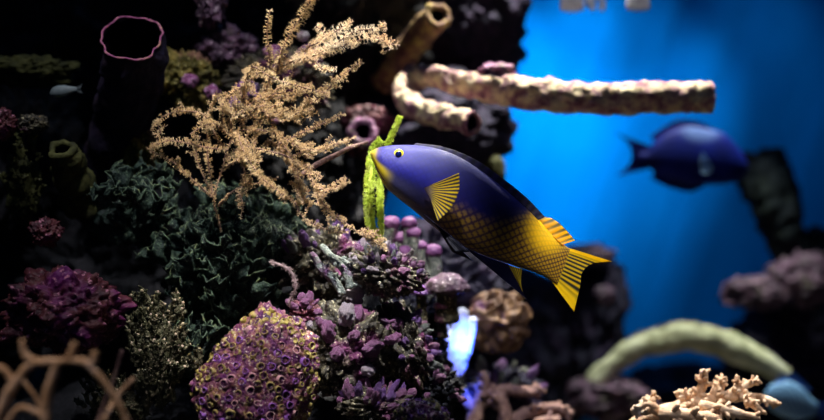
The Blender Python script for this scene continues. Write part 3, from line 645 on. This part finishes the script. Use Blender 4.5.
root = thing('sea_rod', 'large bushy tan sea rod with fluffy branches at upper centre left', 'soft coral', P(221, 232, 1.27))
rg = random.Random(3); s = S(1.2)
for bi, (pts, mk, fz, tw) in enumerate(GB):
    path = px_path(pts, 7); mb = MB(); n = len(path)
    R = lerp_list([1.1*s, .95*s, .8*s, .6*s], n); mb.tube(path, R, 7, amp=.2, freq=200)
    fl = MB(); tufts(path, .8*s, fl, rg, (1.9 if fz >= 3 else 1.3)/s, fz*s*1.3)
    if tw:  # pinnate side twigs
        for q in range(int((8 if tw == 1 else 20)*n/28)):
            i = rg.randrange(n//3, n-1); p = path[i]; T = (path[i+1]-path[i]).normalized(); d = (T*rg.uniform(.3, .9)+Vector((rg.uniform(-1, 1), rg.uniform(-.8, .5), rg.uniform(-.9, 1)))).normalized()
            L_ = rg.uniform(7, 17)*s*(.8 if tw == 1 else 1)
            tp = catmull([p, p+d*L_*.5, p+(d+T*.4).normalized()*L_], 3); mb.tube(tp, .4*s, 5); tufts(tp, .6*s, fl, rg, 1.8/s, max(2.8, fz*.8)*s)
    b = mb.build('branch', M['gorg_stem'], root)
    if bi != 99: fl.build('polyps', M['gorg_pale' if mk == 'p' else 'gorg_polyp'], root, smooth=False).parent = b
mb = MB(); mb.tube(px_path([(300,176,1.25),(316,165,1.25),(338,154,1.25),(352,147,1.24),(368,142,1.24)], 8), lerp_list([2.6*s, 2.8*s, 2.4*s, 1.4*s], 33), 10, amp=.15, freq=100)
tag(mb.build('coral_spine', M['beige_coral'], loc=P(300,176,1.25)), 'smooth beige tapering strand pointing at the hogfish mouth', 'coral')
# white curled strand
mb = MB(); fl = MB(); pth = px_path([(270,262,1.19),(280,265,1.18),(289,270,1.18),(295,280,1.18),(294,292,1.18),(288,306,1.19)], 8)
mb.tube(pth, lerp_list([1.2*s, 1.5*s, 1.2*s, .8*s], len(pth)), 7); root = thing('feathery_strand', 'thin white curled feathery strand hanging above the dome coral', 'soft coral', pth[-1])
mb.build('stem', M['curl'], root); tufts(pth, s, fl, rg, 3.2/s, 3.4*s, rays=4); fl.build('polyps', M['curl'], root, smooth=False)
# yellow-green rope
root = thing('feather_strand', 'bright yellow-green fuzzy strand hanging in front of the hogfish mouth', 'soft coral', P(376, 242, 1.24))
for pts, r in (([(378,243,1.25),(371,225,1.245),(369,200,1.24),(370,175,1.24),(373,152,1.245),(381,140,1.25)], 4.6), ([(378,243,1.25),(381,230,1.25),(380,205,1.25),(380,180,1.255),(383,160,1.26),(390,140,1.26),(397,124,1.26),(400,116,1.26)], 3.2)):
    pth = px_path(pts, 9); mb = MB(); mb.tube(pth, lerp_list([r*.7*s, r*.7*s, r*.65*s, r*.4*s], len(pth)), 10, amp=.3, freq=200)
    b = mb.build('strand', M['rope'], root); fl = MB(); tufts(pth, r*.7*s, fl, rg, 9/s, r*1.15*s, thin=.0004, rays=4); fl.build('fuzz', M['rope'], root, smooth=False).parent = b

# ------------------------------------------------------------------ branching finger corals
def finger_coral(name, label, Y0, segs, m, nub=0, amp=.2, base=None):
    """segs: list of (pts, radii px)"""
    root = thing(name, label, 'coral', P(*base)); r = random.Random(len(label))
    for pts, rad in segs:
        pth = px_path(pts, 7); sY = S(pts[0][2]); mb = MB(); mb.tube(pth, [q*sY for q in lerp_list(rad, len(pth))], 12, amp=amp, freq=90, lobes=.1)
        for k in range(int(nub*len(pth))):
            i = r.randrange(len(pth)//4, len(pth)); T, u, w_ = frames(pth)[i]; a = r.uniform(0, 2*PI); d = (u*math.cos(a)+w_*math.sin(a)+T*.5).normalized()
            q = sY*lerp_list(rad, len(pth))[i]; mb.tube([pth[i], pth[i]+d*q*1.2, pth[i]+d*q*2.0], [q*.6, q*.5, q*.35], 7)
        mb.build('branch', m, root)
    return root
Y = 0.88
finger_coral('branching_coral', 'blurred orange brown branching coral in the lower left foreground', Y, [
 ([(-12,440,Y),(8,395,Y),(18,380,Y),(32,364,Y),(52,362,Y)], [6,5.5,5,4.5,4]),
 ([(46,430,Y),(46,400,Y),(53,375,Y),(57,362,Y)], [5,5,4.5,4]),
 ([(38,363,Y),(25,355,Y),(22,340,Y)], [4,3.5,3]), ([(45,362,Y),(65,361,Y),(84,362,Y),(95,372,Y),(108,388,Y),(118,402,Y),(128,425,Y)], [4,4,4.2,3.8,3.2,3,3]),
 ([(68,361,Y),(72,352,Y),(75,343,Y)], [4,3.8,3.2]), ([(90,366,Y),(94,360,Y),(95,352,Y)], [3.5,4,3.5]), ([(14,384,Y),(4,370,Y),(-8,366,Y)], [4,3.5,3]),
 ([(20,378,Y+.02),(34,395,Y+.02),(42,412,Y+.02)], [2.5,2,1.8]), ([(104,420,Y),(116,398,Y+.04),(134,378,Y+.04)], [3,2.6,2.4]), ([(6,425,Y),(20,408,Y),(44,416,Y)], [3.5,3,3])],
 M['orange_coral'], base=(20, 440, Y))
Y = 0.95
finger_coral('branching_coral', 'tall thin grey brown coral spike right of the orange brown branches', Y, [([(78,492,Y+.02),(92,445,Y+.04),(100,415,Y+.05),(112,385,Y+.05),(122,350,Y+.05)], [4,3.6,3,2.6,2])], M['beige_coral'], base=(78, 492, Y+.02))
Y = 1.3
segs = [([(625,432,Y),(655,415,Y),(690,405,Y),(720,398,Y),(755,397,Y),(778,404,Y-.01)], [8,8,8,6,4.5,3.5]), ([(695,402,Y),(702,388,Y),(704,370,Y)], [6,5,3.6]), ([(715,398,Y),(720,388,Y),(722,378,Y)], [5,4.5,3.5]),
 ([(725,398,Y),(742,388,Y),(757,380,Y)], [5,4,3.2]), ([(660,412,Y-.02),(648,406,Y-.02),(632,412,Y-.02)], [6,5,4]), ([(700,406,Y-.03),(728,411,Y-.03),(758,418,Y-.03)], [6,5,4]), ([(690,404,Y),(686,396,Y),(680,392,Y)], [5,4.4,3.4]),
 ([(740,396,Y),(752,403,Y-.02),(762,412,Y-.02)], [4.5,4,3]), ([(660,415,Y-.03),(690,416,Y-.04),(720,421,Y-.04)], [7,7,6]), ([(735,392,Y),(738,384,Y),(736,378,Y)], [3.5,3,2.4]), ([(642,414,Y),(650,400,Y+.01),(655,396,Y+.01)], [5,4,3])]
finger_coral('finger_coral', 'knobbly tan finger coral at the bottom right edge', Y, segs, M['tan_coral'], nub=.9, amp=.3, base=(690, 435, Y))
Y = 1.5
segs = [([(470,440,Y),(478,405,Y),(486,385,Y),(482,372,Y)], [9,7,5,4]), ([(484,394,Y),(505,390,Y),(532,392,Y),(540,388,Y)], [6,6,5,4]), ([(500,440,Y),(505,418,Y-.02),(500,400,Y-.02),(488,392,Y-.02)], [8,7,6,5]), ([(505,425,Y),(530,412,Y),(552,408,Y),(572,415,Y)], [7,6.5,5.5,5]),
 ([(475,410,Y),(462,396,Y),(456,385,Y)], [6,5,4]), ([(530,440,Y),(540,424,Y-.02),(560,420,Y-.02)], [6,6,5])]
finger_coral('finger_coral', 'blurred beige finger coral at bottom centre below the brown folded coral', Y, segs, M['beige_coral'], nub=.35, amp=.3, base=(500, 440, Y))
Y = 1.22
finger_coral('finger_coral', 'two pale grey purple fingers slanting down right under the sea rod tip', Y, [([(322,246,Y+.02),(332,258,Y),(346,272,Y-.005),(350,288,Y-.005)], [3,4,4.5,4]), ([(312,254,Y+.02),(322,268,Y),(334,280,Y),(344,294,Y)], [3,4,4.5,4]), ([(334,258,Y),(345,262,Y),(352,270,Y)], [3,3,2.5])], M['grey_knob'], nub=.25, amp=.35, base=(335, 290, Y+.03))
# electric blue coral
Y = 1.46
root = finger_coral('blue_coral', 'glowing white and electric blue coral blob right of the purple knobs', Y, [([(454,376,Y),(454,364,Y),(456,348,Y),(460,330,Y),(462,310,Y)], [9,14,15,9,7]), ([(448,355,Y),(444,335,Y),(440,312,Y)], [10,7,5]), ([(462,352,Y),(469,336,Y),(474,318,Y)], [10,6,4])], M['electric'], amp=.12, base=(457, 378, Y))
# white coral hanging at top
for i, (px, w_, py) in enumerate(((572, 12, 4), (597, 7, 3), (638, 12, 3), (584, 6, -2))):
    Y = 1.7; segs = [([(px+dx, -26, Y), (px+dx*1.1, -8, Y), (px+dx*1.2, py-abs(dx)*.25+8, Y)], [4,3.6,3]) for dx in np.linspace(-w_*.6, w_*.6, 4 if w_ > 8 else 2)]
    finger_coral('hanging_coral', ['leftmost white coral tuft hanging in at the top edge over blue water', 'small white coral finger hanging at top edge, middle of the row', 'rightmost white coral tuft hanging at the top edge', 'tiny white coral tip high between two hanging tufts'][i], Y, segs, M['pale'], amp=.3, base=(px, -26, Y))
# folded brown coral
s = S(1.5); c = P(498, 322, 1.5); V, F = ico(6); vv = []
for d in V:
    d = Vector(d); q = noise.noise(d*1.7+Vector((4, 2, 1)))*5.0+noise.noise(d*3.3)*1.6
    k = 1+.13*math.sin(q*1.35)+.05*noise.noise(d*2); vv.append(c+Vector((d.x*31*s*k, d.y*26*s*k, d.z*30*s*k)))
o = obj('folded_coral', vv, F, M['brain'], loc=c-Vector((0, 0, 30*s))); tag(o, 'round blurred brown coral with thick folds below the hogfish fins', 'coral')

# ------------------------------------------------------------------ fishes
M['scales'] = vcol('fish_scales', 0.42, 0.32, 0.3); M['tang_skin'] = vcol('matte_blue_fish_skin', 0.6, 0.2, 0.2); M['fin'] = vcol('fish_fin_rays', 0.5, 0.4, transl=0.45)
M['eye_black'] = rocky('dark_blue_pupil', [(6,10,50), (14,30,100)], 50, 0.08, 0, spec=0.8)
M['eye_ring'] = rocky('yellow_iris', [(200,180,20), (235,215,50)], 80, 0.3, 0)
A_ = lambda c: np.array(lin(c))
def loft_fish(stations, Yf, thick, colf, n_u=300, n_v=130, pw=0.85):
    """stations: (top xy, bottom xy) px. returns verts, faces, cols; cross-sections are flattened ovals"""
    T = np.array([a for a, b in stations], float); B = np.array([b for a, b in stations], float)
    def cr(arr, n):
        p = [Vector((a[0], a[1], 0)) for a in arr]; q = catmull(p, 20); q = np.array([[v.x, v.y] for v in q])
        t = np.linspace(0, len(q)-1, n); return np.stack([np.interp(t, range(len(q)), q[:, k]) for k in (0, 1)], 1)
    T = cr(T, n_u); B = cr(B, n_u); v = []; cols = []
    th = np.interp(np.linspace(0, 1, n_u), np.linspace(0, 1, len(thick)), thick)
    for i in range(n_u):
        t = i/(n_u-1); Yc = Yf(t); a = P(T[i, 0], T[i, 1], Yc); b = P(B[i, 0], B[i, 1], Yc); c = (a+b)/2; h = (a-b)/2
        for k in range(n_v):
            an = 2*PI*k/n_v; cz = math.cos(an); sy = math.sin(an)
            p = c+h*cz+Vector((0, th[i]*S(Yc)*math.copysign(abs(sy)**pw, sy), 0))
            v.append(p); m_ = ((T[i]+B[i])/2+(T[i]-B[i])/2*cz); cols.append(colf(t, cz, m_[0], m_[1], an))
    f = [[i*n_v+k, i*n_v+(k+1) % n_v, (i+1)*n_v+(k+1) % n_v, (i+1)*n_v+k] for i in range(n_u-1) for k in range(n_v)]
    f.append(list(range(n_v))[::-1]); f.append([(n_u-1)*n_v+k for k in range(n_v)])
    return v, f, cols
def fin(name, base, tip, Y0, Y1, nr, colf, parent, thick=0.0006, ny=16, per=8, ripple=0.0008, bend=0.0):
    """fan of fin rays between a base line and a free edge, both px polylines"""
    nu = nr*per
    def rs(p, n):
        q = catmull([Vector((a[0], a[1], 0)) for a in p], 12); t = np.linspace(0, len(q)-1, n)
        return np.stack([np.interp(t, range(len(q)), [w_[k] for w_ in q]) for k in (0, 1)], 1)
    Bq, Tq = rs(base, nu+1), rs(tip, nu+1); v = []; cols = []; f = []
    for sg in (1, -1):
        for i in range(nu+1):
            u = i/nu; ray = 0.5+0.5*math.cos(2*PI*u*nr)
            for j in range(ny+1):
                t = j/ny; x = Bq[i, 0]*(1-t)+Tq[i, 0]*t; y = Bq[i, 1]*(1-t)+Tq[i, 1]*t
                Yc = Y0*(1-t)+Y1*t+bend*math.sin(PI*u)*t
                p = P(x, y, Yc)+Vector((0, sg*(thick*(1-.6*t)*(.35+.65*ray)), 0))+Vector((0, ripple*math.sin(u*9)*t, 0))
                v.append(p); cols.append(colf(u, t, ray, x, y))
    m_ = (nu+1)*(ny+1)
    for i in range(nu):
        for j in range(ny):
            a = i*(ny+1)+j; f.append([a, a+1, a+ny+2, a+ny+1]); f.append([m_+a, m_+a+ny+1, m_+a+ny+2, m_+a+1])
    for i in range(nu):
        a = i*(ny+1)+ny; f.append([a, m_+a, m_+a+ny+1, a+ny+1]); a = i*(ny+1); f.append([a, a+ny+1, m_+a+ny+1, m_+a])
    for j in range(ny):
        a = j; f.append([a, m_+a, m_+a+1, a+1]); a = nu*(ny+1)+j; f.append([a, a+1, m_+a+1, m_+a])
    return obj(name, v, f, M['fin'], parent, cols=cols)
def mix(a, b, t): t = min(1, max(0, t)); return a*(1-t)+b*t
def ss(a, b, x): t = min(1, max(0, (x-a)/(b-a))); return t*t*(3-2*t)
st = [((370,152.5),(371,156)), ((376,148.5),(374,164)), ((385,146),(379,176)), ((397,145),(386.5,188)), ((412,145),(398,198)), ((430,147),(412,209)), ((448,152),(430,224)), ((465,160),(447,237)),
      ((482,171),(465,248)), ((498,183),(484,256)), ((514,196),(502,262)), ((528,208),(518,267)), ((541,222),(531,271)), ((553,234),(541,275)), ((562,243),(550,280)), ((570,249),(557,285))]
HB, HP, HV, HY, HO, HD = A_((8,10,104)), A_((46,44,118)), A_((16,14,44)), A_((205,160,20)), A_((255,200,0)), A_((60,34,40))
SN = A_((120,96,80)); JW = A_((205,180,30)); GB_ = A_((70,70,110))
def hog_col(t, cz, x, y, an):
    L_ = t*240; n_ = noise.noise(Vector((x*.06, y*.06, 3)))
    v_ = (an if an < PI else 2*PI-an)*26
    e1 = math.sin((L_/3.9+v_/3.3)*PI*.5); e2 = math.sin((L_/3.9-v_/3.3)*PI*.5); edge = min(abs(e1), abs(e2)); inner = ss(.2, .75, edge)
    c = mix(HP, HB, ss(.10, .36, t+.08*n_))*(1+.5*noise.noise(Vector((x*.5, y*.5, 0)))*ss(.4, .1, t))                              # violet grey nape into royal blue
    c = mix(c, HB*.5, ss(.25, .5, t)*.9)
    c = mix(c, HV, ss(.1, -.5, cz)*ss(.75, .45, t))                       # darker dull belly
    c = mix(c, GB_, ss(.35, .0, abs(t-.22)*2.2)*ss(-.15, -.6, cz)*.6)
    c = c*(.86+.18*inner)
    # yellow net of scales on the lower rear flank
    w_ = ss(.30, .50, t)*ss(.55-.9*ss(.35, .95, t)*-1.0, .05, cz-1.0*ss(.45, .9, t)+.12*n_)
    w_ = ss(.34, .5, t)*ss(.12+1.6*ss(.55, .9, t), -.35+1.3*ss(.55, .88, t), cz+.15*n_)
    yel = mix(HD, mix(HY*.55, HY*.8, ss(.55, .92, t)), inner); c = mix(c, yel, w_*(.35+.6*ss(.3, .75, t)))
    o_ = ss(30, 9, math.hypot((x-547)*1.0, (y-229)*.95)); c = mix(c, HO, o_*(.85+.15*inner))
    # snout and jaw
    c = mix(c, SN, ss(.13, .05, t)*.8); c = mix(c, JW, ss(.24, .14, t)*ss(-.1, -.5, cz)); c = mix(c, JW, ss(.10, .05, t)*.7)
    return c
s = S(1.2); hy = lambda t: 1.2+.012*t
hog = thing('hogfish', 'deep blue and yellow hogfish facing left in the centre', 'fish', P(455, 262, 1.2))
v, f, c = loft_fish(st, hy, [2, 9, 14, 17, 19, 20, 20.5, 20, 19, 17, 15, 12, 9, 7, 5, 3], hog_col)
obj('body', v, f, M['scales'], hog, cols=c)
for sg, nm in ((-1, 'eye'), (1, 'eye')):
    ec = P(399, 155, 1.2+.002)+Vector((0, sg*13.2*s, 0))
    v, f = lump((0,0,0), (5.2*s, 2.6*s, 5.4*s), n=3, amp=0, fine=0); e = obj(nm, [Vector(q)+ec for q in v], f, M['eye_ring'], hog)
    v, f = lump((0,0,0), (3.4*s, 2.4*s, 3.4*s), n=3, amp=0, fine=0); pu = obj('pupil', [Vector(q)+ec+Vector((-.3*s, sg*1.6*s, 0)) for q in v], f, M['eye_black'], hog); pu.parent = e
mb = MB()
mb.tube(px_path([(371.5,157.5,1.2-.0015),(376,167,1.2-.0068),(381,176,1.2-.0095),(385,181,1.2-.0105)], 6), .45*s, 6); mb.build('mouth_line', M['hole'], hog)
YB = A_((235,205,20)); DK = A_((24,20,50)); CL = A_((70,60,110)); WH = A_((170,180,225))
fin('dorsal_fin', [(412,146),(440,151),(470,164),(498,184),(522,204),(538,220)], [(416,143),(444,147),(474,159),(502,178),(526,197),(545,217)], 1.203, 1.205, 16, lambda u, t, r, x, y: mix(DK, A_((60,50,130)), r*.3), hog)
fin('dorsal_fin_lobe', [(528,212),(540,224),(552,236),(562,245)], [(538,216),(553,219),(566,230),(575,240.5)], 1.207, 1.212, 7, lambda u, t, r, x, y: mix(A_((120,110,60)), HO, r*.8+.6-t*.9*(1-r)), hog)
fin('tail_fin', [(566,247),(562,256),(557,270),(552,282)], [(612,261.5),(592,264),(582,273),(580,287),(574,312)], 1.212, 1.214, 12,
    lambda u, t, r, x, y: mix(mix(A_((30,34,50)), YB, r*r*1.1), YB, max(ss(.22, .08, u), ss(.78, .93, u), ss(.3, .0, t)*.6)), hog, ny=24)
fin('anal_fin', [(462,246),(480,254),(496,260),(508,264)], [(476,257),(494,272),(512,287),(527,300)], 1.2, 1.203, 14, lambda u, t, r, x, y: mix(A_((20,20,70)), WH, ss(.06, .0, u)*.8+ss(.92, 1, t)*.35), hog)
fin('anal_fin_lobe', [(506,263),(512,266),(522,269)], [(525,299),(522,289),(521,280)], 1.203, 1.205, 8, lambda u, t, r, x, y: mix(A_((70,60,50)), YB, r*.9), hog)
fin('pelvic_fin', [(424,214),(430,220),(436,226)], [(470,251),(468,252),(456,252)], 1.178, 1.166, 8, lambda u, t, r, x, y: mix(A_((12,12,28)), WH, ss(.14, .0, u)), hog)
fin('pelvic_fin', [(424,214),(430,220),(436,226)], [(474,262),(466,258),(452,252)], 1.215, 1.23, 8, lambda u, t, r, x, y: mix(A_((12,12,28)), WH, ss(.12, .0, u)*.6), hog)
fin('pectoral_fin', [(424,188),(426,192),(430,198)], [(459,173),(459,190),(451,208),(438,221)], 1.178, 1.158, 13, lambda u, t, r, x, y: mix(mix(A_((50,46,60)), YB, r*r*1.3-.1), CL, ss(.35, .0, t)*.8), hog, thick=.0005)
fin('pectoral_fin', [(424,188),(426,192),(430,198)], [(459,178),(458,194),(450,210),(438,221)], 1.22, 1.245, 13, lambda u, t, r, x, y: mix(A_((50,46,60)), YB, r*1.3-.1), hog, thick=.0005)

# blue tang
TB, TD, TL = A_((8,34,150)), A_((2,10,70)), A_((110,140,220))
st = [((748,166),(747,172)), ((744,156),(744,177)), ((736,145),(736,181)), ((723,133),(724,184)), ((702,128),(705,185)), ((685,126),(688,186)), ((668,131),(670,182)), ((655,141),(656,174)), ((648,150),(648,166)), ((640,153),(640,162))]
tang = thing('blue_tang', 'blurred dark blue surgeonfish facing right below the long tube end', 'fish', P(690, 188, 1.95))
def tcol(t, cz, x, y, an):
    c = mix(TD, TB, .5+.5*noise.noise(Vector((x*.05, y*.05, 1))))
    c = mix(c, TL*.55, ss(20, 8, math.hypot((x-699)*.8, (y-133)*1.6))); return c
v, f, c = loft_fish(st, lambda t: 1.95-.02*t, [2, 6, 9, 11, 12, 12, 10, 7, 4, 2.5], tcol, 120, 48); obj('body', v, f, M['tang_skin'], tang, cols=c)
fin('tail_fin', [(652,147),(650,158),(652,168)], [(614,132),(628,143),(632,156),(628,166),(617,176)], 1.93, 1.93, 8, lambda u, t, r, x, y: mix(TD, TB, r), tang)
fin('dorsal_fin', [(728,144),(702,130),(680,128),(655,142)], [(724,136),(700,122),(676,121),(650,136)], 1.94, 1.94, 16, lambda u, t, r, x, y: mix(TD, TB, r), tang)
fin('anal_fin', [(706,183),(690,184),(670,180),(655,172)], [(702,188),(688,192),(668,187),(650,178)], 1.94, 1.94, 14, lambda u, t, r, x, y: mix(TD, TB, r), tang)
fin('pelvic_fin', [(700,184),(696,185),(692,186)], [(694,192),(691,192),(688,191)], 1.93, 1.93, 4, lambda u, t, r, x, y: TD, tang)
fin('pectoral_fin', [(712,166),(712,170),(711,174)], [(703,152),(700,162),(702,173)], 1.918, 1.905, 8, lambda u, t, r, x, y: A_((150,190,235)), tang)
for sg in (-1, 1):
    v, f = lump(P(733, 160, 1.948)+Vector((0, sg*8*S(1.95), 0)), (3*S(1.95), 2*S(1.95), 3*S(1.95)), n=3, amp=0, fine=0); obj('eye', v, f, M['eye_black'], tang)
# striped pale blue fish at lower right
def bcol(t, cz, x, y, an): return mix(A_((40,100,190)), A_((170,220,250)), .5+.5*math.sin((x*.25+y)*1.6))
st = [((765,392),(765,400)), ((772,384),(771,410)), ((784,380),(781,416)), ((798,384),(793,420)), ((808,394),(802,420)), ((818,404),(814,416))]
bf = thing('striped_fish', 'pale blue finely striped fish half hidden under the arch end', 'fish', P(790, 425, 1.85))
v, f, c = loft_fish(st, lambda t: 1.85, [2, 7, 9, 8, 5, 2], bcol, 100, 40); obj('body', v, f, M['scales'], bf, cols=c)
fin('dorsal_fin', [(776,384),(790,382),(806,392)], [(778,376),(794,374),(812,390)], 1.85, 1.85, 12, lambda u, t, r, x, y: mix(TB, A_((90,150,220)), r), bf)
fin('tail_fin', [(814,402),(815,408),(814,414)], [(832,402),(826,412),(830,424)], 1.85, 1.85, 8, lambda u, t, r, x, y: mix(TB, A_((90,150,220)), r*.5), bf)
# pale fish/pebble in the dark upper left
st = [((50,92),(50,95)), ((54,87),(54,97)), ((62,85),(62,97)), ((70,86),(70,94)), ((77,87),(77,91))]
pf = thing('small_fish', 'dim small pale grey fish in the shadow left of the big purple tube', 'fish', P(63, 98, 1.3))
v, f, c = loft_fish(st, lambda t: 1.3, [1, 4, 5, 3, 1], lambda t, cz, x, y, an: A_((96,108,110)), 40, 24); obj('body', v, f, M['scales'], pf, cols=c)
fin('tail_fin', [(76,87),(76,89),(76,91)], [(83,83),(81,88),(82,93)], 1.3, 1.3, 5, lambda u, t, r, x, y: A_((70,80,84)), pf)
# repeats of one kind share a group
GROUPS = {'reef_rock': 'dark rocks of the reef cliff', 'reef_boulder': 'foundation rocks under the reef', 'coralline_rock': 'mauve crusted rocks', 'coralline_lump': 'small crusted lumps around the sea rod',
          'algae_rock': 'olive algae covered rocks', 'maroon_rock': 'maroon crusted rocks', 'knobby_coral_rock': 'knobby coral rocks of the centre reef', 'mushroom_coral': 'mushroom coral caps',
          'ring_polyp_coral': 'ring polyp corals', 'scroll_coral': 'dark green ruffled corals', 'bush_coral': 'bushy small branched corals', 'tube_sponge': 'tube sponges', 'vase_sponge': 'dark sponges at the right',
          'branching_coral': 'foreground branching corals', 'finger_coral': 'finger corals', 'hanging_coral': 'white corals hanging in at the top edge'}
for o in C.objects:
    if o.parent is None and 'label' in o and o.name.split('.')[0] in GROUPS: o['group'] = GROUPS[o.name.split('.')[0]]
